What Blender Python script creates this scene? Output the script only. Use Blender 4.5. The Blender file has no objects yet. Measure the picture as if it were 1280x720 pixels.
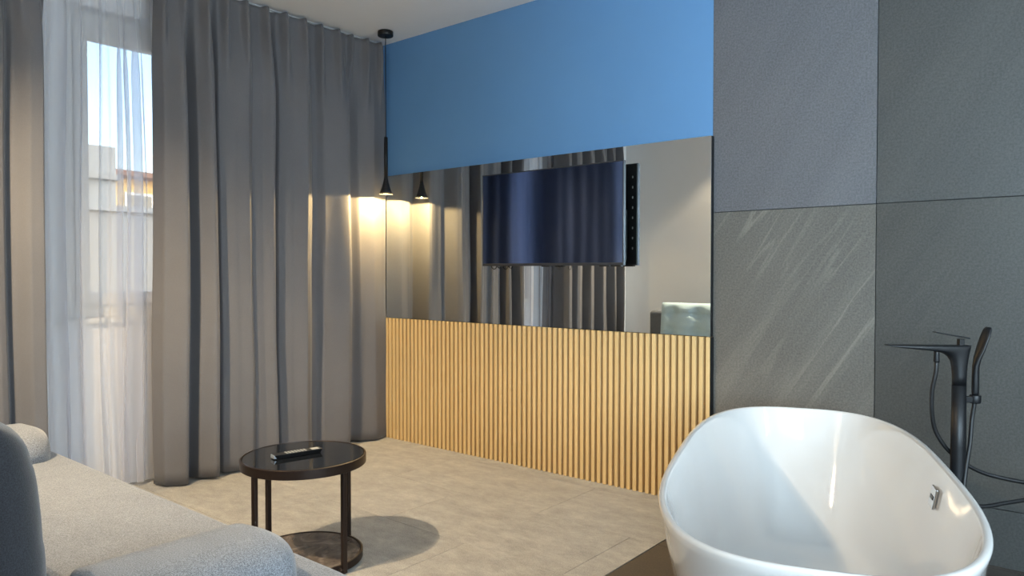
import bpy, bmesh, math, random
from mathutils import Vector, Matrix
R = math.radians
scn = bpy.context.scene
COL = scn.collection

# ------------------------------------------------------------------ camera
YAW, FPX = 39.4, 911.0
cd = bpy.data.cameras.new('camera')
cam = bpy.data.objects.new('camera', cd); COL.objects.link(cam)
cd.sensor_width = 36.0; cd.lens = 36.0 * FPX / 1280.0; cd.clip_start = 0.02; cd.clip_end = 500
cam.location = (0, 0, 1.139)
cam.rotation_euler = (R(90) - math.atan(20 / FPX), 0, R(YAW))
scn.camera = cam

# ------------------------------------------------------------------ world, sun, added fill lamps, exposure
w = bpy.data.worlds.new('sky'); scn.world = w; w.use_nodes = True
nt = w.node_tree
bg = nt.nodes['Background']
sky = nt.nodes.new('ShaderNodeTexSky'); sky.sky_type = 'NISHITA'
sky.sun_disc = False; sky.sun_elevation = R(28); sky.sun_rotation = R(40); sky.air_density = 1.0; sky.dust_density = 1.5
nt.links.new(sky.outputs[0], bg.inputs[0]); bg.inputs[1].default_value = 0.72

def light(name, typ, loc, energy, color, rot=(0, 0, 0), **kw):
    l = bpy.data.lights.new(name, typ); l.energy = energy; l.color = color
    for k, v in kw.items(): setattr(l, k, v)
    o = bpy.data.objects.new(name, l); COL.objects.link(o); o.location = loc; o.rotation_euler = rot
    return o
light('sun', 'SUN', (0, 8, 8), 2.6, (1.0, 0.86, 0.62), (R(-52), 0, R(-25)), angle=R(0.6))
# fill lamp brightening the room from outside the unseen, added right-wall window
light('added_fill_right', 'AREA', (2.58, 0.55, 1.55), 165, (0.78, 0.90, 1.0), (0, R(90), 0), shape='RECTANGLE', size=1.65, size_y=1.4)
# second fill lamp, outside the unseen window added behind the camera
light('added_fill_rear', 'AREA', (1.15, -0.41, 1.55), 230, (0.68, 0.86, 1.0), (R(90), 0, 0), shape='RECTANGLE', size=1.9, size_y=1.65)

vs = scn.view_settings
vs.view_transform = 'Standard'; vs.look = 'None'; vs.gamma = 1.0; vs.use_curve_mapping = False
vs.exposure = 0.0

# ------------------------------------------------------------------ material helpers
def S(c):  # srgb 0-255 -> linear
    return tuple((v / 255 / 12.92) if v <= 10 else ((v / 255 + 0.055) / 1.055) ** 2.4 for v in c) + (1,)
class M:
    def __init__(s, name):
        s.m = bpy.data.materials.new(name); s.m.use_nodes = True
        s.t = s.m.node_tree; s.b = s.t.nodes['Principled BSDF']; s.out = s.t.nodes['Material Output']
    def n(s, typ, **kw):
        nd = s.t.nodes.new(typ)
        for k, v in kw.items():
            if k.startswith('_'): setattr(nd, k[1:], v)
            else: nd.inputs[k.replace('_', ' ')].default_value = v
        return nd
    def l(s, a, b): s.t.links.new(a, b)
    def ramp(s, fac, stops):
        r = s.t.nodes.new('ShaderNodeValToRGB'); e = r.color_ramp.elements
        while len(e) < len(stops): e.new(0.5)
        for i, (p, c) in enumerate(stops): e[i].position = p; e[i].color = c
        s.l(fac, r.inputs[0]); return r.outputs[0]
    def mix(s, fac, a, b, mode='MIX'):
        x = s.t.nodes.new('ShaderNodeMix'); x.data_type = 'RGBA'; x.blend_type = mode
        for sock, v in ((x.inputs[0], fac), (x.inputs[6], a), (x.inputs[7], b)):
            if hasattr(v, 'is_output'): s.l(v, sock)
            else: sock.default_value = v
        return x.outputs[2]
    def coord(s, which='Object', scale=(1, 1, 1), rot=(0, 0, 0), loc=(0, 0, 0)):
        tc = s.n('ShaderNodeTexCoord'); mp = s.n('ShaderNodeMapping')
        mp.inputs['Scale'].default_value = scale; mp.inputs['Rotation'].default_value = rot; mp.inputs['Location'].default_value = loc
        s.l(tc.outputs[which], mp.inputs[0]); return mp.outputs[0]
    def noise(s, vec, scale, detail=4, rough=0.6, dist=0.0):
        nd = s.n('ShaderNodeTexNoise', Scale=scale, Detail=detail, Roughness=rough, Distortion=dist)
        if vec is not None: s.l(vec, nd.inputs['Vector'])
        return nd.outputs['Fac']
    def bump(s, h, strength=0.2, dist=0.005):
        b = s.n('ShaderNodeBump', Strength=strength, Distance=dist); s.l(h, b.inputs['Height']); s.l(b.outputs[0], s.b.inputs['Normal'])
    def set(s, **kw):
        for k, v in kw.items(): s.b.inputs[k.replace('_', ' ')].default_value = v
        return s
def plain(name, col, rough=0.5, metal=0.0, **kw):
    m = M(name); m.set(Base_Color=S(col), Roughness=rough, Metallic=metal, **kw); return m.m
def paint(name, col, rough=0.7, bump=0.06):
    m = M(name); v = m.coord()
    n = m.noise(v, 3, 3); n2 = m.noise(v, 220, 2)
    m.l(m.ramp(n, [(0.3, S([c * 0.985 for c in col])), (0.7, S(col))]), m.b.inputs['Base Color'])
    m.set(Roughness=rough); m.bump(n2, bump, 0.001); return m.m
def fabric(name, c1, c2, scale=500, bump=0.35, sheen=0.25):
    m = M(name); v = m.coord()
    n = m.noise(v, scale, 3, 0.7); n2 = m.noise(v, 6, 3)
    c = m.ramp(n, [(0.38, S(c1)), (0.62, S(c2))])
    c = m.mix(0.12, c, m.ramp(n2, [(0.35, S(c1)), (0.65, S(c2))]))
    m.l(c, m.b.inputs['Base Color']); m.set(Roughness=0.95, Sheen_Weight=sheen, Sheen_Roughness=0.5)
    m.bump(n, bump, 0.002); return m.m

MAT = {}
MAT['white_paint'] = paint('white_wall_paint', (240, 240, 240))
MAT['ceiling'] = paint('white_ceiling_paint', (243, 243, 243))
MAT['blue_paint'] = paint('blue_wall_paint', (100, 148, 196), 0.6)
MAT['white_frame'] = plain('white_window_plastic', (225, 225, 222), 0.35)
MAT['black_metal'] = plain('matt_black_metal', (20, 21, 24), 0.42, 0.3)
MAT['bronze'] = plain('dark_bronze_metal', (52, 42, 38), 0.38, 0.6)
MAT['chrome'] = plain('chrome', (200, 200, 200), 0.08, 1.0)
MAT['black_plastic'] = plain('black_plastic', (14, 14, 16), 0.35)
MAT['dark_bezel'] = plain('grey_bezel_plastic', (58, 60, 66), 0.4, 0.4)
MAT['rubber'] = plain('black_rubber', (16, 16, 18), 0.5)
MAT['white_key'] = plain('pale_key_plastic', (175, 175, 172), 0.5)
MAT['brass_key'] = plain('silver_plastic', (170, 180, 190), 0.3, 0.6)

def mat_curtain():
    m = M('taupe_blackout_fabric'); v = m.coord(scale=(1, 1, 1))
    n = m.noise(m.coord(scale=(900, 900, 250)), 1.0, 2); n2 = m.noise(v, 2.0, 3)
    c = m.ramp(n2, [(0.3, S((97, 96, 99))), (0.7, S((104, 103, 106)))])
    c = m.mix(0.18, c, m.ramp(n, [(0.35, S((76, 75, 77))), (0.65, S((122, 121, 123)))]))
    m.l(c, m.b.inputs['Base Color']); m.set(Roughness=0.72, Sheen_Weight=0.15, Sheen_Roughness=0.4)
    m.bump(n, 0.1, 0.001); return m.m
MAT['curtain'] = mat_curtain()
def mat_sheer():
    m = M('white_sheer_voile')
    tr = m.n('ShaderNodeBsdfTransparent'); tr.inputs[0].default_value = (0.97, 0.97, 0.98, 1)
    di = m.n('ShaderNodeBsdfDiffuse'); di.inputs[0].default_value = (0.78, 0.78, 0.82, 1)
    tl = m.n('ShaderNodeBsdfTranslucent'); tl.inputs[0].default_value = (0.78, 0.78, 0.82, 1)
    a = m.n('ShaderNodeMixShader'); a.inputs[0].default_value = 0.66; m.l(di.outputs[0], a.inputs[1]); m.l(tl.outputs[0], a.inputs[2])
    b = m.n('ShaderNodeMixShader')
    lw = m.n('ShaderNodeLayerWeight', Blend=0.45)          # a weave looks denser where it is seen edge on
    mr = m.n('ShaderNodeMapRange'); mr.inputs['To Min'].default_value = 0.34; mr.inputs['To Max'].default_value = 0.95
    m.l(lw.outputs['Facing'], mr.inputs['Value']); m.l(mr.outputs[0], b.inputs[0])
    m.l(tr.outputs[0], b.inputs[1]); m.l(a.outputs[0], b.inputs[2]); m.l(b.outputs[0], m.out.inputs[0]); return m.m
MAT['sheer'] = mat_sheer()
def mat_pane():
    m = M('clear_window_glass')
    tr = m.n('ShaderNodeBsdfTransparent'); tr.inputs[0].default_value = (0.96, 0.98, 0.98, 1)
    g = m.n('ShaderNodeBsdfGlossy', Roughness=0.0)
    fr = m.n('ShaderNodeFresnel', IOR=1.45)
    b = m.n('ShaderNodeMixShader'); m.l(fr.outputs[0], b.inputs[0]); m.l(tr.outputs[0], b.inputs[1]); m.l(g.outputs[0], b.inputs[2])
    m.l(b.outputs[0], m.out.inputs[0]); return m.m
MAT['pane'] = mat_pane()
MAT['mirror'] = plain('mirror_glass', (222, 226, 228), 0.0, 1.0)
def mat_wood():
    m = M('pale_oak_slat')
    v = m.coord(scale=(60, 60, 2.2)); n = m.noise(v, 1.0, 5, 0.6, 0.6)
    oi = m.n('ShaderNodeObjectInfo')
    c = m.ramp(n, [(0.25, S((196, 164, 112))), (0.55, S((212, 182, 130))), (0.8, S((222, 194, 144)))])
    t = m.ramp(oi.outputs['Random'], [(0, S((196, 166, 116))), (1, S((220, 190, 138)))])
    m.l(m.mix(0.3, c, t), m.b.inputs['Base Color']); m.set(Roughness=0.5); m.bump(n, 0.05, 0.001); return m.m
MAT['oak'] = mat_wood()
def mat_backing():
    m = M('oak_veneer_backing'); v = m.coord(scale=(60, 60, 2.2)); n = m.noise(v, 1.0, 4)
    m.l(m.ramp(n, [(0.3, S((158, 122, 72))), (0.7, S((172, 136, 84)))]), m.b.inputs['Base Color']); m.set(Roughness=0.6); return m.m
MAT['oak_back'] = mat_backing()
def mat_stone(name, base, light_c, dark_c, vein, veinw, off):
    m = M(name)
    v = m.coord(which='Object', rot=(0, R(-33), 0), loc=(off, off * 1.7, off * .6))
    st = m.n('ShaderNodeMapping'); st.inputs['Scale'].default_value = (4.5, 4.5, 0.35); m.l(v, st.inputs[0])
    n = m.noise(st.outputs[0], 1.4, 6, 0.62, 0.5)
    fine = m.noise(m.coord(), 120, 4, 0.75); mid = m.noise(m.coord(loc=(off, 0, 0)), 2.2, 5, 0.6)
    c = m.ramp(n, [(0.28, S(dark_c)), (0.5, S(base)), (0.74, S(light_c))])
    c = m.mix(0.45, c, m.ramp(mid, [(0.32, S(dark_c)), (0.68, S(base))]))
    n3 = m.noise(st.outputs[0], 1.15, 4, 0.5, 0.8)
    vn = m.ramp(n3, [(0.5 - veinw, (0, 0, 0, 1)), (0.5, (1, 1, 1, 1)), (0.5 + veinw * 0.4, (0, 0, 0, 1))])
    gate = m.ramp(m.noise(m.coord(loc=(off * 2, 0, off)), 1.3, 2), [(0.40, (0, 0, 0, 1)), (0.6, (1, 1, 1, 1))])
    vm = m.mix(1.0, vn, gate, 'MULTIPLY')
    vs_ = m.n('ShaderNodeMath', _operation='MULTIPLY'); m.l(vm, vs_.inputs[0]); vs_.inputs[1].default_value = vein
    c = m.mix(vs_.outputs[0], c, S(light_c))
    c = m.mix(0.30, c, m.ramp(fine, [(0.38, S([x * .62 for x in base])), (0.62, S([min(255, x * 1.32) for x in base]))]))
    m.l(c, m.b.inputs['Base Color'])
    m.set(Roughness=0.42, Specular_IOR_Level=0.35); m.bump(fine, 0.12, 0.001); return m.m
MAT['tile_a'] = mat_stone('grey_stone_tile_plain', (100, 100, 104), (110, 110, 113), (88, 89, 93), 0.2, 0.02, 1.3)
MAT['tile_b'] = mat_stone('grey_stone_tile_green', (74, 74, 73), (84, 84, 82), (65, 66, 66), 0.2, 0.02, 4.1)
MAT['tile_c'] = mat_stone('grey_stone_tile_veined', (101, 98, 93), (136, 131, 122), (88, 85, 81), 0.8, 0.03, 7.7)
MAT['tile_d'] = mat_stone('grey_stone_tile_olive', (72, 71, 68), (85, 83, 78), (61, 61, 60), 0.35, 0.03, 2.9)
MAT['tile_floor'] = mat_stone('dark_stone_floor', (74, 68, 63), (92, 85, 77), (58, 54, 51), 0.3, 0.03, 5.5)
MAT['grout'] = plain('dark_grout', (60, 60, 62), 0.9)
def mat_carpet():
    m = M('grey_beige_carpet')
    oi = m.n('ShaderNodeObjectInfo'); tc = m.n('ShaderNodeTexCoord')
    ad = m.n('ShaderNodeVectorMath', _operation='ADD'); sc = m.n('ShaderNodeVectorMath', _operation='SCALE')
    cmb = m.n('ShaderNodeCombineXYZ'); m.l(oi.outputs['Random'], cmb.inputs[0]); m.l(oi.outputs['Random'], cmb.inputs[1])
    m.l(cmb.outputs[0], sc.inputs[0]); sc.inputs['Scale'].default_value = 37.0
    m.l(tc.outputs['Object'], ad.inputs[0]); m.l(sc.outputs[0], ad.inputs[1])
    mp = m.n('ShaderNodeMapping'); mp.inputs['Scale'].default_value = (4.0, 7.0, 1); m.l(ad.outputs[0], mp.inputs[0])
    n = m.noise(mp.outputs[0], 1.5, 9, 0.82, 0.15)
    pile = m.noise(ad.outputs[0], 230, 2, 0.6)
    c = m.ramp(n, [(0.36, S((128, 127, 124))), (0.5, S((152, 150, 146))), (0.64, S((178, 175, 169)))])
    c = m.mix(0.10, c, m.ramp(oi.outputs['Random'], [(0, S((138, 137, 133))), (1, S((186, 181, 173)))]))
    c = m.mix(0.30, c, m.ramp(pile, [(0.35, S((112, 110, 106))), (0.65, S((206, 202, 195)))]))
    m.l(c, m.b.inputs['Base Color']); m.set(Roughness=1.0, Sheen_Weight=0.1); m.bump(pile, 0.5, 0.003); return m.m
MAT['carpet'] = mat_carpet()
MAT['sofa'] = fabric('light_grey_melange_upholstery', (82, 85, 90), (154, 157, 163), 380)
MAT['sofa_back'] = fabric('grey_upholstery', (84, 90, 100), (134, 141, 150), 380)
MAT['pillow_blue'] = fabric('pale_blue_upholstery', (172, 206, 224), (212, 234, 243), 380)
MAT['pillow_dark'] = fabric('charcoal_grey_upholstery', (24, 25, 29), (52, 54, 60), 380)
MAT['acrylic'] = plain('glossy_white_acrylic', (200, 198, 196), 0.06, 0.0, Coat_Weight=0.5, Coat_Roughness=0.02)
MAT['screen'] = plain('dark_glossy_screen', (112, 130, 172), 0.075, 1.0)
MAT['table_glass'] = plain('smoked_black_glass', (18, 20, 24), 0.03, 0.0, Specular_IOR_Level=0.7)
def mat_marble():
    m = M('brown_marble'); v = m.coord()
    n = m.noise(v, 9, 6, 0.65, 1.2)
    m.l(m.ramp(n, [(0.3, S((58, 50, 46))), (0.52, S((96, 86, 78))), (0.7, S((140, 130, 120)))]), m.b.inputs['Base Color'])
    m.set(Roughness=0.12); return m.m
MAT['marble'] = mat_marble()
def emit(name, col, strength):
    m = M(name); m.set(Base_Color=S(col), Emission_Color=S(col), Emission_Strength=strength); return m.m
MAT['bulb'] = emit('warm_lamp_diffuser', (255, 176, 84), 5.0)
MAT['downlight'] = emit('warm_downlight_lens', (255, 205, 140), 18.0)

# ------------------------------------------------------------------ mesh helpers
def obj(name, bm, mat, parent=None, smooth=False, loc=None, bevel=0, bev_seg=2, sub=0, solid=0):
    me = bpy.data.meshes.new(name); bmesh.ops.recalc_face_normals(bm, faces=bm.faces[:]); bm.to_mesh(me); bm.free()
    me.materials.append(mat)
    if smooth:
        for p in me.polygons: p.use_smooth = True
    o = bpy.data.objects.new(name, me); COL.objects.link(o)
    if loc: o.location = loc
    if parent: o.parent = parent
    if bevel:
        b = o.modifiers.new('bevel', 'BEVEL'); b.width = bevel; b.segments = bev_seg; b.limit_method = 'ANGLE'; b.angle_limit = R(40); b.harden_normals = True
        for p in me.polygons: p.use_smooth = True
    if solid:
        s = o.modifiers.new('solid', 'SOLIDIFY'); s.thickness = solid; s.offset = 0
    if sub:
        s = o.modifiers.new('sub', 'SUBSURF'); s.levels = sub; s.render_levels = sub
        for p in me.polygons: p.use_smooth = True
    return o
def thing(name, label, cat, loc=(0, 0, 0), rz=0, group=None):
    o = bpy.data.objects.new(name, None); COL.objects.link(o); o.location = loc; o.rotation_euler = (0, 0, rz); o.empty_display_size = 0.1
    return tag(o, label, cat, group)
def tag(o, label, cat, group=None):
    o['label'] = label; o['category'] = cat
    if group: o['group'] = group
    return o
def struct(o): o['kind'] = 'structure'; return o
def box(bm, x0, x1, y0, y1, z0, z1):
    v = [bm.verts.new(p) for p in ((x0, y0, z0), (x1, y0, z0), (x1, y1, z0), (x0, y1, z0), (x0, y0, z1), (x1, y0, z1), (x1, y1, z1), (x0, y1, z1))]
    for f in ((0, 3, 2, 1), (4, 5, 6, 7), (0, 1, 5, 4), (1, 2, 6, 5), (2, 3, 7, 6), (3, 0, 4, 7)): bm.faces.new([v[i] for i in f])
    return v
def BX(*a):
    bm = bmesh.new(); box(bm, *a); return bm
def boxes(*lst):
    bm = bmesh.new()
    for a in lst: box(bm, *a)
    return bm
def lathe(prof, seg=48, cap0=True, cap1=True, c=(0, 0)):
    bm = bmesh.new(); rings = []
    for r, z in prof:
        rings.append([bm.verts.new((c[0] + r * math.cos(2 * math.pi * k / seg), c[1] + r * math.sin(2 * math.pi * k / seg), z)) for k in range(seg)])
    for a, b in zip(rings, rings[1:]):
        for k in range(seg): bm.faces.new((a[k], a[(k + 1) % seg], b[(k + 1) % seg], b[k]))
    if cap0: bm.faces.new(list(reversed(rings[0])))
    if cap1: bm.faces.new(rings[-1])
    return bm
def catmull(pts, n=10):
    P = [Vector(p) for p in pts]; P = [P[0] * 2 - P[1]] + P + [P[-1] * 2 - P[-2]]; out = []
    for i in range(1, len(P) - 2):
        for k in range(n):
            t = k / n; a, b, c, d = P[i - 1], P[i], P[i + 1], P[i + 2]
            out.append(0.5 * ((2 * b) + (c - a) * t + (2 * a - 5 * b + 4 * c - d) * t * t + (3 * b - a - 3 * c + d) * t ** 3))
    out.append(P[-2].copy()); return out
def tube(pts, rad, seg=12, bm=None):
    bm = bm or bmesh.new(); P = [Vector(p) for p in pts]; rings = []; up = None
    for i, p in enumerate(P):
        t = (P[min(i + 1, len(P) - 1)] - P[max(i - 1, 0)]).normalized()
        if up is None: up = Vector((0, 0, 1)) if abs(t.z) < 0.9 else Vector((1, 0, 0))
        s = t.cross(up).normalized(); up = s.cross(t).normalized()
        r = rad[i] if isinstance(rad, (list, tuple)) else rad
        rings.append([bm.verts.new(p + (s * math.cos(2 * math.pi * k / seg) + up * math.sin(2 * math.pi * k / seg)) * r) for k in range(seg)])
    for a, b in zip(rings, rings[1:]):
        for k in range(seg): bm.faces.new((a[k], a[(k + 1) % seg], b[(k + 1) % seg], b[k]))
    bm.faces.new(list(reversed(rings[0]))); bm.faces.new(rings[-1]); return bm
def loft(rings, cap=True):
    bm = bmesh.new(); V = [[bm.verts.new(p) for p in r] for r in rings]
    for a, b in zip(V, V[1:]):
        n = len(a)
        for k in range(n): bm.faces.new((a[k], a[(k + 1) % n], b[(k + 1) % n], b[k]))
    if cap: bm.faces.new(list(reversed(V[0]))); bm.faces.new(V[-1])
    return bm
def interp(tab, x):
    if x <= tab[0][0]: return tab[0][1]
    for (a, va), (b, vb) in zip(tab, tab[1:]):
        if x <= b:
            t = (x - a) / (b - a); t = 0.55 * t + 0.45 * t * t * (3 - 2 * t); return va + (vb - va) * t
    return tab[-1][1]

# ------------------------------------------------------------------ room shell
XW, XR, YB, YT, H = -4.08, 2.45, -0.28, 3.35, 2.70       # window wall, right wall, rear wall, television wall, ceiling
T = 0.15
XS = -1.452                                              # carpet ends, stone floor begins
# left wall with window opening
WY0, WY1, WZ0, WZ1 = 1.42, 3.02, 0.90, 2.505
wl = struct(obj('wall_left', boxes((XW - .3, XW, YB - T, WY0, 0, H), (XW - .3, XW, WY1, YT + T, 0, H), (XW - .3, XW, WY0, WY1, 0, WZ0), (XW - .3, XW, WY0, WY1, WZ1, H)), MAT['white_paint']))
RX0, RX1 = 0.15, 2.15
struct(obj('wall_rear', boxes((XW, RX0, YB - T, YB, 0, H), (RX1, XR + T, YB - T, YB, 0, H), (RX0, RX1, YB - T, YB, 0, 0.68), (RX0, RX1, YB - T, YB, 2.42, H)), MAT['white_paint']))
wf = struct(obj('wall_front', BX(XW, -1.496, YT, YT + T, 0, H), MAT['blue_paint']))
wt = struct(obj('wall_front_tiled', BX(-1.496, XR + T, YT + 0.012, YT + T, 0, H), MAT['grout']))
RY0, RY1, RZ0, RZ1 = -0.20, 1.30, 0.68, 2.42
struct(obj('wall_right', boxes((XR, XR + T, YB, RY0, 0, H), (XR, XR + T, RY1, YT, 0, H), (XR, XR + T, RY0, RY1, 0, RZ0), (XR, XR + T, RY0, RY1, RZ1, H)), MAT['white_paint']))
struct(obj('ceiling', BX(XW - .3, XR + T, YB - T, YT + T, H, H + T), MAT['ceiling']))
fl = struct(obj('floor', BX(XW, XR + T, YB, YT, -0.1, -0.008), MAT['grout']))

# wall tiles: big stone slabs, thin joints
tiles = [(-1.495, -0.768, 1.428, 2.628, 'tile_a'), (-0.765, 0.435, 1.428, 2.628, 'tile_b'), (-1.495, -0.768, 0.225, 1.425, 'tile_c'), (-0.765, 0.435, 0.225, 1.425, 'tile_d'),
         (-1.495, -0.768, 0.0, 0.222, 'tile_d'), (-0.765, 0.435, 0.0, 0.222, 'tile_d'), (-1.495, -0.768, 2.631, 2.70, 'tile_c'), (-0.765, 0.435, 2.631, 2.70, 'tile_a'),
         (0.438, 1.638, 1.428, 2.628, 'tile_a'), (1.641, 2.449, 1.428, 2.628, 'tile_b'), (0.438, 1.638, 0.225, 1.425, 'tile_c'), (1.641, 2.449, 0.225, 1.425, 'tile_d')]
for i, (x0, x1, z0, z1, mk) in enumerate(tiles):
    cx, cz = (x0 + x1) / 2, (z0 + z1) / 2; hx, hz = (x1 - x0) / 2, (z1 - z0) / 2
    obj('tile', BX(-hx, hx, 0, 0.013, -hz, hz), MAT[mk], wt, loc=(cx, YT, cz), bevel=0.0008, bev_seg=1)
# carpet tiles
cm = {}
rnd = random.Random(4)
cw, cl = 0.50, 1.0
j = 0; y = YB
def plate(x0, x1, y0, y1, mat, nm, z0=-0.008, z1=0.0):
    key = (round(x1 - x0, 3), round(y1 - y0, 3), nm)
    if key not in cm:
        hx, hy = (x1 - x0) / 2 - 0.0006, (y1 - y0) / 2 - 0.0006
        o = obj(nm, BX(-hx, hx, -hy, hy, z0, z1), mat, fl, bevel=0.0012, bev_seg=1); cm[key] = o
    else:
        o = cm[key].copy(); COL.objects.link(o); o.parent = fl
    o.location = ((x0 + x1) / 2, (y0 + y1) / 2, 0)
    return o
while y < YT - .01:
    y1 = min(y + cw, YT); x = XW - (0.5 if j % 2 else 0.0)
    while x < XS - .001:
        x1 = min(x + cl, XS); plate(max(x, XW), x1, y, y1, MAT['carpet'], 'carpet_tile'); x += cl
    y += cw; j += 1
y = YB
while y < YT - .01:
    y1 = min(y + 0.6, YT); x = XS + 0.004
    while x < XR - .001:
        x1 = min(x + 1.2, XR); plate(x, x1, y, y1, MAT['tile_floor'], 'floor_tile'); x += 1.2
    y += 0.6

# window_1 (behind the sheer), recessed
def frame(bm, axis, a, d0, d1, y0, y1, z0, z1, t):
    for b in ((y0, y1, z0, z0 + t), (y0, y1, z1 - t, z1), (y0, y0 + t, z0 + t, z1 - t), (y1 - t, y1, z0 + t, z1 - t)): box(bm, d0, d1, *b)
XG = -4.20
bm = bmesh.new(); frame(bm, 0, 0, XG - .035, XG + .035, WY0, WY1, WZ0, WZ1, 0.07)
win = struct(obj('window_1', bm, MAT['white_frame'], bevel=0.004))
for (y0, y1) in ((WY0 + .07, 2.235), (2.235, WY1 - .07)):
    bm = bmesh.new(); frame(bm, 0, 0, XG - .03, XG + .045, y0, y1, WZ0 + .062, WZ1 - .07, 0.068 if y0 < 2 else 0.068)
    sash = obj('sash', bm, MAT['white_frame'], win, bevel=0.004)
    obj('pane', BX(XG - .004, XG + .004, y0 + .06, y1 - .06, WZ0 + .12, WZ1 - .13), MAT['pane'], sash)
obj('window_sill', BX(XG + .036, XW + 0.025, WY0 - .05, WY1 + .05, WZ0 - .03, WZ0 - .001), MAT['white_frame'], win, bevel=0.006)
# added_window_right in the right wall, unseen, added to let the fill light in
bm = bmesh.new(); frame(bm, 0, 0, XR + .04, XR + .10, RY0, RY1, RZ0, RZ1, 0.07); box(bm, XR + .04, XR + .10, 0.51, 0.59, RZ0 + .07, RZ1 - .07)
w2 = struct(obj('added_window_right', bm, MAT['white_frame'], bevel=0.004))
for (y0, y1) in ((RY0 + .07, 0.51), (0.59, RY1 - .07)): obj('pane', BX(XR + .066, XR + .074, y0, y1, RZ0 + .07, RZ1 - .07), MAT['pane'], w2)
# added_window_rear in the rear wall, an unseen opening added for the second fill lamp
bm = bmesh.new(); y0, y1 = YB - .10, YB - .04
for q in ((RX0, RX1, RZ0, RZ0 + .07), (RX0, RX1, RZ1 - .07, RZ1), (RX0, RX0 + .07, RZ0 + .07, RZ1 - .07), (RX1 - .07, RX1, RZ0 + .07, RZ1 - .07), (1.11, 1.19, RZ0 + .07, RZ1 - .07)): box(bm, q[0], q[1], y0, y1, q[2], q[3])
w3 = struct(obj('added_window_rear', bm, MAT['white_frame'], bevel=0.004))
for (x0, x1) in ((RX0 + .07, 1.11), (1.19, RX1 - .07)): obj('pane', BX(x0, x1, YB - .074, YB - .066, RZ0 + .07, RZ1 - .07), MAT['pane'], w3)
# curtain track in the ceiling
struct(obj('trim_1', boxes((-3.93, -3.90, YB + .02, YT - .04, H - .012, H), (-3.93, -3.88, YB + .02, YT - .04, H - .004, H)), MAT['white_frame']))

# ------------------------------------------------------------------ television wall: slat panel, mirror, television
PX0, PX1 = -3.90, -1.488
sp = thing('slat_panel', 'pale oak wall panel of narrow vertical slats beneath the long mirror', 'wall panel', ((PX0 + PX1) / 2, YT, 0))
obj('backing_board', BX(PX0 - sp.location.x, PX1 - sp.location.x, -0.012, -0.001, 0, 0.824), MAT['oak_back'], sp)
pitch, sw = 0.0366, 0.0222
proto = None; x = PX1 - sw; k = 0
while x > PX0:
    if proto is None:
        s = proto = obj('slat', BX(-sw / 2, sw / 2, -0.022, 0, 0.0, 0.824), MAT['oak'], sp, bevel=0.0016, bev_seg=1)
    else:
        s = proto.copy(); COL.objects.link(s); s.parent = sp
    s.location = (x + sw / 2 - sp.location.x, -0.012, 0); x -= pitch
obj('end_strip', BX(PX1 - sp.location.x, PX1 - sp.location.x + .004, -0.034, -0.001, 0, 0.824), MAT['black_metal'], sp)
mr = thing('mirror', 'long frameless wall mirror behind the television above the slat panel', 'mirror', ((PX0 + PX1) / 2, YT, 0.826))
hw = (PX1 - PX0) / 2
obj('mirror_backing', BX(-hw, hw, -0.027, -0.001, 0.0, 0.967), MAT['black_metal'], mr)
obj('mirror_glass', BX(-hw - .001, hw - .001, -0.032, -0.0272, 0.001, 0.967), MAT['mirror'], mr)
YM = YT - 0.032
# television
tv = thing('television', 'flat black television mounted close to the long mirror', 'television', (-2.4035, 3.235, 1.174))
W2, TH = 0.4815, 0.536
bm = bmesh.new(); t = 0.006
for b in ((-W2, W2, 0, 0.014), (-W2, W2, TH - t, TH), (-W2, -W2 + t, 0.014, TH - t), (W2 - t, W2, 0.014, TH - t)): box(bm, b[0], b[1], 0, 0.022, b[2], b[3])
obj('bezel', bm, MAT['dark_bezel'], tv, bevel=0.0015)
obj('screen', BX(-W2 + .005, W2 - .005, 0.0015, 0.006, 0.013, TH - .005), MAT['screen'], tv)
bc = obj('back_cover', boxes((-W2 + .003, W2 - .003, 0.006, 0.026, 0.003, TH - .003)), MAT['black_plastic'], tv, bevel=0.003)
obj('electronics_hump', BX(-W2 + .06, W2 - .055, 0.026, 0.046, 0.02, TH * .55), MAT['black_plastic'], tv, bevel=0.006)
p = None
for k in range(8):
    if p is None: p = obj('vent_slot', BX(-.003, .003, 0.0255, 0.0272, -.006, .006), MAT['white_key'], bc); o = p
    else: o = p.copy(); COL.objects.link(o); o.parent = bc
    o.location = (W2 - .028, 0, 0.09 + k * 0.0535)
obj('wall_bracket', boxes((-.20, -.17, .046, 0.082, .09, .44), (.17, .20, .046, 0.082, .09, .44), (-.24, .24, .068, 0.0825, .2, .25), (-.24, .24, .068, 0.0825, .34, .39)), MAT['black_metal'], tv)
for cx, r, nm in ((-0.415, 0.020, 0), (-0.375, 0.014, 0), (0.055, 0.012, 0)):
    pts = [(cx + r * math.cos(a), 0.03, 0.002 + (2.0 if cx > 0 else 1.0) * r * math.sin(a)) for a in [math.pi + math.pi * q / 10 for q in range(11)]]
    obj('cable', tube(pts, 0.0028 if cx < 0 else 0.0013, 8), MAT['rubber'], tv, smooth=True)
for cx in (-0.02, 0.36, 0.43): obj('foot_socket', BX(cx - .03, cx + .03, 0.008, 0.03, -0.006, 0.001), MAT['black_plastic'], tv, bevel=0.002)

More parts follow.
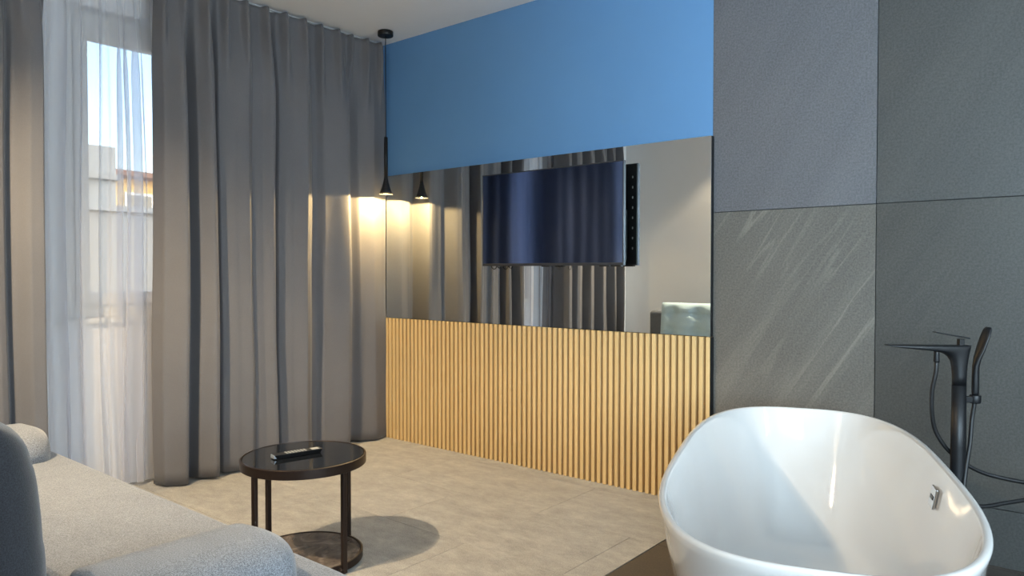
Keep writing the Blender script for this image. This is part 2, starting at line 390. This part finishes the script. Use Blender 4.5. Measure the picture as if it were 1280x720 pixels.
# ------------------------------------------------------------------ curtains
def curtain(name, label, y0, y1, prof, zb, zt, mat, cols, rows, pleat_pitch, pleat_amp, seed, solid=0.003, xb=-3.85, drop=0.45, group=None, flare=None, ripple=0.004, amp=1.0):
    rn = random.Random(seed); ph = [rn.uniform(0, 6.28) for _ in range(6)]
    bm = bmesh.new(); G = []
    for r in range(rows + 1):
        q = r / rows; z = zb + (zt - zb) * (1 - (1 - q) ** 1.15)
        row = []
        for c in range(cols + 1):
            u = c / cols; y = y0 + (y1 - y0) * u
            d = (zt - z)
            wt_ = max(0.0, 1 - d / drop); wt_ = wt_ * wt_ * (3 - 2 * wt_)
            pu = (y / pleat_pitch + 0.25 * math.sin(y * 3.1 + ph[0])) % 1.0
            pin = math.exp(-((pu - 0.5) / 0.16) ** 2)
            plx = xb + pleat_amp * (pin - 0.35) * (1.0 if d > 0.09 else 0.5 + 0.5 * d / .09)
            x = (xb + (prof(y, z) - xb) * amp) * (1 - 0.8 * wt_) + plx * 0.8 * wt_
            hz = max(0.0, 1 - z / 1.2)
            x += ripple * math.sin(z * 5.1 + y * 11 + ph[1]) * math.sin(z * 2.3 + ph[2]) + 0.006 * hz * math.sin(y * 17 + z * 3 + ph[3])
            yy = y + 0.008 * math.sin(z * 2.2 + y * 7 + ph[4]) * (1 - wt_) * (1 - u ** 10)
            if flare: yy = flare(y, yy, z, u)
            zz = z
            if r == 0: zz += 0.004 * math.sin(y * 13)
            if r == rows: zz -= 0.008 * (1 - pin)
            row.append(bm.verts.new((x, yy, zz)))
        G.append(row)
    for r in range(rows):
        for c in range(cols): bm.faces.new((G[r][c], G[r][c + 1], G[r + 1][c + 1], G[r + 1][c]))
    # hang from its own middle
    o = obj(name, bm, mat, smooth=True, solid=solid); return tag(o, label, 'curtain', group)

RT = [(1.78, -3.905), (1.80, -3.845), (1.885, -3.80), (1.897, -3.802), (1.945, -3.885), (1.958, -3.88), (1.985, -3.835), (2.045, -3.80), (2.062, -3.802), (2.083, -3.90), (2.095, -3.90), (2.115, -3.84), (2.20, -3.82),
      (2.265, -3.805), (2.30, -3.825), (2.36, -3.82), (2.41, -3.80), (2.424, -3.80), (2.445, -3.895), (2.46, -3.895), (2.485, -3.84), (2.56, -3.82), (2.635, -3.795), (2.66, -3.805), (2.73, -3.86), (2.76, -3.86), (2.80, -3.835),
      (2.945, -3.80), (2.965, -3.803), (3.02, -3.885), (3.06, -3.88), (3.10, -3.85), (3.20, -3.83), (3.3145, -3.846)]
def prof_r(y, z):
    return interp(RT, y)
curtain('curtain', 'wide grey taupe blackout curtain hanging between the window and the blue wall', 1.78, 3.3145, prof_r, 0.012, 2.688, MAT['curtain'], 480, 44, 0.118, 0.075, 3, drop=0.55, group='blackout curtains', amp=1.5)
LT = [(0.18, -3.87), (0.20, -3.83), (0.26, -3.80), (0.30, -3.89), (0.32, -3.89), (0.35, -3.83), (0.44, -3.80), (0.48, -3.89), (0.50, -3.89), (0.53, -3.83), (0.64, -3.80), (0.69, -3.89), (0.71, -3.89), (0.74, -3.83), (0.86, -3.80), (0.90, -3.885), (0.92, -3.885),
      (0.95, -3.83), (1.05, -3.805), (1.075, -3.81), (1.10, -3.85), (1.12, -3.835), (1.18, -3.805), (1.225, -3.80), (1.265, -3.90)]
curtain('curtain', 'narrow grey taupe blackout curtain drawn aside behind the sofa end', 0.18, 1.265, lambda y, z: interp(LT, y), 0.012, 2.688, MAT['curtain'], 340, 44, 0.118, 0.075, 8, drop=0.55, group='blackout curtains', amp=1.5)
def prof_s(y, z):
    t = min(1, max(0, (2.69 - z) / 1.3))
    y2 = y + 0.02 * math.sin(z * 1.1)
    return -4.005 + (0.016 + 0.012 * t) * math.sin(y2 * 55 + 1.6 * math.sin(y2 * 11)) + 0.007 * math.sin(y2 * 113 + 2.0 * math.sin(y2 * 5)) * (1 - 0.5 * t)
def flare_s(y, yy, z, u):
    t = min(1, max(0, (2.69 - z) / 0.5)); ph = y * 55 + 1.6 * math.sin(y * 11)
    yy += 0.030 * t * math.sin(2 * ph) * (0.55 + 0.45 * math.sin(y * 23))       # folds lap over themselves
    return 1.55 + (yy - 1.55) * (0.93 + 0.07 * min(1, (2.69 - z) / 1.2))
sh = curtain('sheer_curtain', 'translucent white voile curtain hanging in front of the window', 0.98, 2.35, prof_s, 0.02, 2.686, MAT['sheer'], 520, 30, 0.045, 0.018, 5, solid=0, xb=-4.005, drop=0.3, flare=flare_s, ripple=0.003)

# ------------------------------------------------------------------ pendant lamp in the corner
pl = thing('pendant_lamp', 'slim black cone pendant lamp hanging in the corner by the curtain', 'pendant lamp', (-3.657, 3.159, H))
zb = 1.645 - H
obj('canopy', lathe([(0.048, -0.001), (0.05, -0.004), (0.05, -0.03), (0.048, -0.033)], 40), MAT['black_metal'], pl, smooth=False, bevel=0.001)
obj('cord', tube([(0, 0, -0.03), (0, 0, zb + .36)], 0.0028, 8), MAT['rubber'], pl, smooth=True)
obj('stem', tube([(0, 0, zb + .37), (0, 0, zb + .10)], 0.012, 16), MAT['black_metal'], pl, smooth=True)
prof = [(0.012, .115), (0.0135, .10), (0.019, .075), (0.028, .045), (0.038, .02), (0.045, 0.0), (0.0435, 0.0), (0.036, .02), (0.026, .045), (0.015, .075), (0.010, .09)]
obj('lamp_shade', lathe([(r, z + zb) for r, z in prof], 40, False, False), MAT['black_metal'], pl, smooth=True)
obj('diffuser', lathe([(0.036, .011 + zb), (0.0385, .008 + zb), (0.03, .0065 + zb)], 32), MAT['bulb'], pl, smooth=True)
lo = light('pendant_bulb', 'POINT', (0, 0, zb + 0.0035), 46, (1.0, 0.70, 0.31), shadow_soft_size=0.002); lo.parent = pl

# cylinder downlights on the ceiling by the rear wall: the can itself cuts the beam off at about 62 degrees
def downlight(x, y, aim, power, label, size=126, blend=0.45):
    t = thing('downlight', label, 'ceiling light', (x, y, H), 0, 'ceiling downlights above the sofa')
    obj('can', lathe([(0.012, -0.002), (0.046, -0.002), (0.046, -0.090), (0.0445, -0.092), (0.043, -0.090), (0.043, -0.008), (0.012, -0.008)], 40, True, True), MAT['white_frame'], t, smooth=False)
    obj('lens', lathe([(0.030, -0.052), (0.030, -0.058), (0.028, -0.060)], 32), MAT['downlight'], t)
    d = Vector(aim) - Vector((x, y, H - .0755))
    l = light('downlight_beam', 'SPOT', (0, 0, -0.0708), power, (1.0, 0.77, 0.48), d.to_track_quat('-Z', 'Y').to_euler(), spot_size=R(size), spot_blend=blend, shadow_soft_size=0.008); l.parent = t
downlight(-2.58, -0.02, (-3.5, 2.4, 0.75), 360, 'white cylinder ceiling downlight aimed across the sofa at the table', 118, 0.8)
downlight(-2.42, -0.10, (-2.3, 0.2, 0.0), 120, 'white cylinder ceiling downlight washing the wall behind the sofa', 120, 0.3)

# ------------------------------------------------------------------ sofa
SX0, SX1, SYF, SYB, SZ = -3.50, -1.28, 1.10, 0.06, 0.42
sofa = thing('sofa', 'light grey upholstered sofa with low bolster arms facing the television', 'sofa', ((SX0 + SX1) / 2, (SYF + SYB) / 2, 0))
ox, oy = sofa.location.x, sofa.location.y
def rrect(x0, x1, y0, y1, r, z, n=8):
    out = []
    for (cx, cy, a0) in ((x1 - r, y1 - r, 0), (x0 + r, y1 - r, 90), (x0 + r, y0 + r, 180), (x1 - r, y0 + r, 270)):
        for k in range(n + 1):
            a = R(a0 + 90 * k / n); out.append((cx + r * math.cos(a), cy + r * math.sin(a), z))
    return out
hx, hy = (SX1 - SX0) / 2, (SYF - SYB) / 2
def slab(x0, x1, y0, y1, r, z0, z1, e):
    rings = [rrect(x0 + e, x1 - e, y0 + e, y1 - e, max(.01, r - e), z0)]
    for k in range(0, 7):
        a = R(90 * k / 6); rings.append(rrect(x0 + e * (1 - math.sin(a)), x1 - e * (1 - math.sin(a)), y0 + e * (1 - math.sin(a)), y1 - e * (1 - math.sin(a)), r, z0 + e * (1 - math.cos(a))))
    for k in range(0, 7):
        a = R(90 * k / 6); q = e * (1 - math.cos(a)); rings.append(rrect(x0 + q, x1 - q, y0 + q, y1 - q, max(.01, r - q * .5), z1 - e + e * math.sin(a)))
    return loft(rings)
obj('seat', slab(-hx, hx, -hy + .2, hy, 0.14, 0.20, SZ, 0.035), MAT['sofa'], sofa, smooth=True)
obj('sofa_base', BX(-hx + .06, hx - .06, -hy + .1, hy - .06, 0.06, 0.2), MAT['sofa_back'], sofa, bevel=0.02)
bk = slab(-hx, hx, -hy, -hy + .21, 0.05, 0.12, 0.765, 0.035)
obj('backrest', bk, MAT['sofa_back'], sofa, smooth=True)
for sx in (-1, 1):
    for sy in (-1, 1): obj('foot', lathe([(0.018, 0.0), (0.024, 0.06), (0.024, 0.065)], 16, c=(sx * (hx - .15), sy * (hy - .15))), MAT['black_metal'], sofa, smooth=True)
def bolster(xa, xb_, ya, yb, z0, h):
    # a flat topped roll along y with a softly rounded far end
    cx, hwid = (xa + xb_) / 2, (xb_ - xa) / 2; rings = []
    for k in range(15):
        f = k / 14; y = ya + (yb - ya) * f
        dd = min((y - ya) / 0.015, (yb - y) / 0.05); s = 1.0 if dd >= 1 else math.sqrt(max(0.0, 1 - (1 - dd) ** 2)) * .22 + .78
        ring = []
        for q in range(25):
            a = math.pi * q / 24
            ca, sa = math.cos(a), math.sin(a)
            ring.append((cx + hwid * s * math.copysign(abs(ca) ** 0.7, ca), y, z0 + h * (s ** .6) * abs(sa) ** 0.62))
        rings.append(ring)
    return loft(rings)
obj('armrest', bolster(-3.47 - ox, -3.105 - ox, 0.53 - oy, 1.03 - oy, SZ - .004, 0.122), MAT['sofa'], sofa, smooth=True)
obj('armrest', bolster(-1.735 - ox, -1.425 - ox, 0.568 - oy, 0.985 - oy, SZ - .004, 0.108), MAT['sofa'], sofa, smooth=True)

def pillow(name, label, cx, cy, wdt, hgt, thk, mat, rx, nbx, seam=0.022):
    t = thing(name, label, 'cushion', (cx, cy, SZ + 0.002), 0, 'back cushions of the sofa')
    NX, NZ = 48, 32; btn = [((i + .5) / nbx * wdt - wdt / 2, j_ * hgt) for i in range(nbx) for j_ in (0.42, 0.78)]
    bm = bmesh.new(); F = {}
    def depth(x, z):
        u = abs(x) / (wdt / 2); v = abs(z - hgt / 2) / (hgt / 2)
        d = thk / 2 * max(0.0, 1 - u ** 6) ** .5 * max(0.0, 1 - v ** 4) ** .5
        for bx_, bz in btn:
            r2 = ((x - bx_) ** 2 + (z - bz) ** 2); d -= 0.050 * math.exp(-r2 / 0.0030) if r2 < .05 else 0
            d -= seam * math.exp(-((z - bz) / .014) ** 2) / len(btn) * 2 * max(0, 1 - u ** 4)
        return max(d, 0.003)
    for side in (1, -1):
        g = []
        for a in range(NX + 1):
            row = []
            for b in range(NZ + 1):
                x = wdt * (0.5 - 0.5 * math.cos(math.pi * a / NX)) - wdt / 2; z = hgt * (0.5 - 0.5 * math.cos(math.pi * b / NZ))
                row.append(bm.verts.new((x, side * depth(x, z), z)))
            g.append(row)
        for a in range(NX):
            for b in range(NZ): bm.faces.new((g[a][b], g[a + 1][b], g[a + 1][b + 1], g[a][b + 1]))
        F[side] = g
    g, h = F[1], F[-1]
    edge = [(a, 0) for a in range(NX)] + [(NX, b) for b in range(NZ)] + [(a, NZ) for a in range(NX, 0, -1)] + [(0, b) for b in range(NZ, 0, -1)]
    for (a, b), (c, d) in zip(edge, edge[1:] + edge[:1]): bm.faces.new((g[a][b], g[c][d], h[c][d], h[a][b]))
    for v in bm.verts: v.co.y -= (v.co.z) * math.tan(rx)
    obj('cushion_body', bm, mat, t, smooth=True)
    for bx_, bz in btn:
        o = obj('button', lathe([(0.001, 0.006), (0.008, 0.004), (0.012, 0.0)], 12), mat, t, smooth=True)
        o.rotation_euler = (R(-90), 0, 0); o.location = (bx_, depth(bx_, bz) - 0.002 - bz * math.tan(rx), bz)
    return t
pillow('back_cushion', 'pale blue buttoned back cushion seen in the mirror, at the window end of the sofa', -2.90, 0.415, 0.78, 0.43, 0.17, MAT['pillow_blue'], R(5), 3)
pillow('back_cushion', 'charcoal back cushion at the left edge of the photo, near end of the sofa', -2.0, 0.465, 0.80, 0.43, 0.20, MAT['pillow_dark'], R(5), 2, 0.004)

# ------------------------------------------------------------------ side table and remote
TX, TY, TZ, TR = -2.45, 1.69, 0.42, 0.240
tb = thing('side_table', 'round dark bronze side table with black glass top near the sofa', 'side table', (TX, TY, 0), R(YAW))
obj('top_rim', lathe([(TR - .006, TZ), (TR, TZ - .002), (TR, TZ - .036), (TR - .008, TZ - .038), (TR - .008, TZ - .006), (TR - .006, TZ)], 72, False, False), MAT['bronze'], tb, smooth=False, bevel=0.001)
obj('glass_top', lathe([(TR - .0085, TZ - .010), (TR - .0085, TZ - .0035), (TR - .011, TZ - .002)], 72), MAT['table_glass'], tb)
obj('under_plate', lathe([(TR - .009, TZ - .036), (TR - .009, TZ - .012)], 48), MAT['bronze'], tb)
obj('base_ring', lathe([(TR - .02, 0.006), (TR - .014, 0.006), (TR - .014, 0.034), (TR - .02, 0.036), (TR - .024, 0.034), (TR - .024, .006)], 72, False, False), MAT['bronze'], tb, bevel=0.001)
obj('base_plate', lathe([(TR - .025, 0.008), (TR - .025, 0.031), (TR - .028, 0.033)], 72), MAT['marble'], tb)
for a in (-35, 55, 145, 235):
    lr = TR - .0125
    lg = obj('leg', BX(-.0085, .0085, -.011, .011, 0.0, TZ - .037), MAT['bronze'], tb, bevel=0.004, bev_seg=3, loc=(lr * math.cos(R(a)), lr * math.sin(R(a)), 0)); lg.rotation_euler = (0, 0, R(a))
    r2 = TR - .020; o = obj('bolt', lathe([(0.006, 0), (0.006, 0.014), (0.004, 0.016)], 12), MAT['bronze'], lg, smooth=True)
    o.rotation_euler = (0, R(90), R(-6)); o.location = (-0.002, -0.02, 0.02)
rc = thing('remote_control', 'slim black remote control lying on the round side table', 'remote control', (-2.462, 1.668, TZ - .0018), R(YAW + 38))
bm = bmesh.new(); L2, Wd = 0.098, 0.021
v = box(bm, -L2, L2, -Wd, Wd, 0, 0.017)
v[0].co.x += .008; v[3].co.x += .008; v[0].co.y += .004; v[1].co.y += .004; v[2].co.y -= .004; v[3].co.y -= .004; v[1].co.x -= .01; v[2].co.x -= .01
bd = obj('remote_body', bm, MAT['black_plastic'], rc, bevel=0.002)
obj('end_cap', BX(-L2 - .002, -L2 + .008, -Wd + .002, Wd - .002, 0.003, 0.0165), MAT['brass_key'], rc, bevel=0.002)
key = None
for ix in range(7):
    for iy in range(3):
        if key is None: key = o = obj('key', BX(-.0035, .0035, -.0035, .0035, 0, .0015), MAT['white_key'], rc, bevel=0.0006, bev_seg=1)
        else: o = key.copy(); COL.objects.link(o); o.parent = rc
        o.location = (-0.045 + ix * 0.0125, (iy - 1) * 0.0115, 0.0168)
obj('label_strip', BX(0.055, 0.086, -0.014, 0.014, 0.0166, 0.0176), MAT['white_key'], rc)

# ------------------------------------------------------------------ bathtub
BCX, BCY, BA = -0.671, 2.158, R(18.9)
tub = thing('bathtub', 'oval freestanding glossy white bathtub by the stone wall', 'bathtub', (BCX, BCY, 0), BA)
def sup(a, b, n, z, N=96, sh=0.0):
    out = []
    for k in range(N):
        t = 2 * math.pi * k / N; c, s = math.cos(t), math.sin(t)
        e = math.copysign(abs(s) ** (2 / n), s)
        out.append((math.copysign(abs(c) ** (2 / n), c) * b * (1 - 0.028 * e), sh + e * a, z))   # the foot end is a touch wider
    return out
A, B, RZ = 0.848, 0.367, 0.60
outer = [(0.60, 0.245, 2.7, 0.0), (0.62, 0.262, 2.7, 0.01), (0.655, 0.285, 2.75, 0.10), (0.71, 0.312, 2.8, 0.25), (0.77, 0.336, 2.9, 0.40), (0.825, 0.356, 3.0, 0.53), (0.843, 0.362, 3.0, 0.575), (A, B, 3.0, 0.592), (A - .0015, B - .0015, 3.0, 0.5975), (A - .005, B - .005, 3.0, RZ)]
inner = [(A - .013, B - .013, 3.0, RZ), (A - .017, B - .017, 3.0, 0.5975), (A - .019, B - .019, 3.0, 0.592), (A - .035, B - .032, 2.97, 0.53), (A - .085, B - .056, 2.9, 0.40), (A - .155, B - .085, 2.8, 0.27), (A - .20, B - .11, 2.7, 0.185), (A - .26, B - .15, 2.6, 0.145), (A - .36, B - .21, 2.4, 0.13), (A - .55, B - .29, 2.2, 0.125), (0.05, 0.03, 2.0, 0.122)]
bod = obj('tub_shell', loft([sup(a, b, n, z) for a, b, n, z in outer + inner]), MAT['acrylic'], tub, smooth=True)
obj('drain', lathe([(0.032, 0.124), (0.032, 0.130), (0.028, 0.132)], 32), MAT['chrome'], tub, smooth=True)
ov = obj('overflow_plate', BX(-0.003, 0.004, -0.03, 0.03, -0.028, 0.028), MAT['chrome'], tub, bevel=0.002)
ov.location = (B - .041, 0.03, 0.515); ov.rotation_euler = (0, R(11), 0)
so = obj('overflow_slot', BX(-0.0045, -0.002, -0.017, 0.017, -0.005, 0.005), MAT['black_plastic'], ov)

# ------------------------------------------------------------------ tub faucet (axis of the spout lies in the plane of u = (cos yaw, sin yaw))
fc = thing('bathtub_faucet', 'matt black floor standing bathtub faucet with hand shower', 'faucet', (-0.39, 2.85, 0), R(YAW))
col = [(0.030, 0.0), (0.028, 0.02), (0.0245, 0.3), (0.0232, 0.55), (0.0220, 0.758)]
obj('floor_flange', lathe([(0.055, 0.0), (0.055, 0.008), (0.05, 0.012), (0.03, 0.013)], 32), MAT['black_metal'], fc, smooth=True)
obj('column', lathe(col, 32), MAT['black_metal'], fc, smooth=True)
# spout head: grows out of the round column, bends over and flattens into a blade
def head():
    sec = [((-.0214, .757), (.0218, .757), .0216, 2.0), ((-.0216, .785), (.0224, .79), .0217, 2.0), ((-.0232, .815), (.0238, .828), .0220, 2.2), ((-.0275, .838), (.0275, .858), .0222, 2.6), ((-.037, .854), (.0325, .886), .0226, 3.2),
           ((-.050, .8635), (.0335, .8932), .0230, 4), ((-.068, .8695), (-.020, .8936), .0236, 4), ((-.10, .874), (-.070, .894), .0242, 4), ((-.15, .879), (-.135, .8942), .0240, 4), ((-.20, .884), (-.193, .8944), .0215, 4), ((-.235, .8888), (-.233, .8945), .0165, 3.5), ((-.249, .8922), (-.249, .8945), .0120, 3)]
    rings = []
    for (lu, lz), (ru, rz), hv, n in sec:
        cu, cz, au, az = (lu + ru) / 2, (lz + rz) / 2, (ru - lu) / 2, (rz - lz) / 2; ring = []
        for k in range(40):
            t = 2 * math.pi * k / 40; c, q = math.cos(t), math.sin(t)
            e = math.copysign(abs(c) ** (2 / n), c); v_ = math.copysign(abs(q) ** (2 / n), q) * hv
            ring.append((cu + au * e, v_, cz + az * e))
        rings.append(ring)
    return loft(rings)
obj('spout', head(), MAT['black_metal'], fc, smooth=True)
lv = obj('lever', boxes((-0.005, 0.012, -0.009, 0.009, 0.890, 0.914)), MAT['black_metal'], fc, bevel=0.002)
bm = bmesh.new(); vv = box(bm, -0.086, 0.029, -0.011, 0.011, 0.913, 0.919)
for i in (0, 3): vv[i].co.z += .0225
for i in (4, 7): vv[i].co.z += .020
obj('lever_blade', bm, MAT['black_metal'], lv, bevel=0.0015)
hd = obj('holder', boxes((0.018, 0.045, -0.009, 0.009, 0.700, 0.720)), MAT['black_metal'], fc, bevel=0.002)
obj('holder_cup', lathe([(0.0165, 0.697), (0.0175, 0.699), (0.0175, 0.722), (0.0165, 0.724)], 24, c=(0.055, 0)), MAT['black_metal'], hd, smooth=True)
# hand shower: round handle that flattens into a paddle
hs = []
for u, z, a, b in ((0.055, .72, .009, .009), (0.055, .735, .0115, .011), (0.055, .78, .0115, .011), (0.0555, .82, .0105, .012), (0.060, .845, .0095, .016), (0.070, .875, .0085, .022), (0.083, .915, .008, .024), (0.0925, .943, .0075, .021), (0.096, .953, .005, .014)):
    nrm = 0.0 if z < .83 else 0.3
    hs.append([(u + a * math.cos(2 * math.pi * k / 24), b * math.sin(2 * math.pi * k / 24), z - nrm * a * math.cos(2 * math.pi * k / 24)) for k in range(24)])
obj('hand_shower', loft(hs), MAT['black_metal'], fc, smooth=True)
obj('hose_nut', lathe([(0.009, .835), (0.0095, .84), (0.0085, .868), (0.0085, .876)], 20, c=(-0.077, 0)), MAT['black_metal'], fc, smooth=True)
hose = [(0.055, 0, .722), (0.052, .0, .69), (0.045, 0.0, .64), (0.033, -0.01, .56), (0.015, -.02, .48), (0.004, -.03, .41), (0.02, -.035, .365), (0.076, -.03, .356), (0.15, -.02, .364), (0.225, -.01, .372), (0.30, .0, .382), (0.335, .0, .405), (0.30, .0, .425), (0.224, 0, .428), (0.115, .02, .449), (0.05, .025, .478), (0.006, .03, .508), (-0.035, .03, .553), (-0.062, .03, .602), (-0.079, .02, .665), (-0.085, .01, .735), (-0.079, 0, .80), (-0.077, 0, .838)]
obj('shower_hose', tube(catmull(hose, 8), 0.0068, 10), MAT['rubber'], fc, smooth=True)

# ------------------------------------------------------------------ outside the window
MAT['plaster_grey'] = paint('grey_plaster', (150, 152, 150), 0.9)
MAT['plaster_yellow'] = paint('yellow_plaster', (232, 196, 120), 0.9)
MAT['parapet'] = paint('weathered_concrete', (146, 146, 142), 0.95, 0.3)
MAT['dark_glass'] = plain('dark_far_window', (60, 66, 72), 0.15)
MAT['roof_red'] = plain('brown_roof', (120, 84, 60), 0.8)
MAT['asphalt'] = paint('ground_asphalt', (110, 110, 108), 0.95)
struct(obj('ground', BX(-80, -4.6, -40, 60, -3.3, -3.2), MAT['asphalt']))
pw = thing('garden_wall', 'grey concrete boundary wall seen through the voile outside', 'wall', (-9.2, 4, -3.2))
obj('wall_body', BX(-.15, .15, -9, 9, 0, 5.05), MAT['parapet'], pw)
obj('coping', BX(-.2, .2, -9, 9, 5.05, 5.12), MAT['plaster_grey'], pw)
gb = thing('grey_building', 'flat grey building left of the yellow house outside the window', 'building', (-15.5, 3.5, -3.2))
obj('walls', BX(-1.5, 1.5, -5, 2.2, 0, 6.6), MAT['plaster_grey'], gb)
obj('ledge', BX(-1.55, 1.6, -5.05, 2.25, 6.0, 6.1), MAT['parapet'], gb)
yb_ = thing('yellow_house', 'sunlit yellow house with balcony outside the window', 'building', (-22, 10.2, -3.2), R(10))
obj('walls', BX(-3, 2, -3.2, 6, 0, 6.75), MAT['plaster_yellow'], yb_)
obj('roof', BX(-3.4, 2.5, -3.6, 6.4, 6.75, 6.9), MAT['roof_red'], yb_, bevel=.02)
obj('chimney', BX(-1, -.2, -2.6, -1.9, 6.9, 7.8), MAT['plaster_yellow'], yb_)
for yy in (-2.4, -.9, .7, 2.3):
    wn = obj('window', BX(1.96, 2.03, yy, yy + .8, 5.1, 6.4), MAT['white_frame'], yb_)
    obj('pane', BX(2.03, 2.05, yy + .07, yy + .73, 5.17, 6.33), MAT['dark_glass'], wn)
obj('balcony', boxes((2.0, 3.1, -2.8, 3.5, 4.75, 4.9), (3.0, 3.1, -2.8, 3.5, 4.9, 5.25)), MAT['plaster_yellow'], yb_)
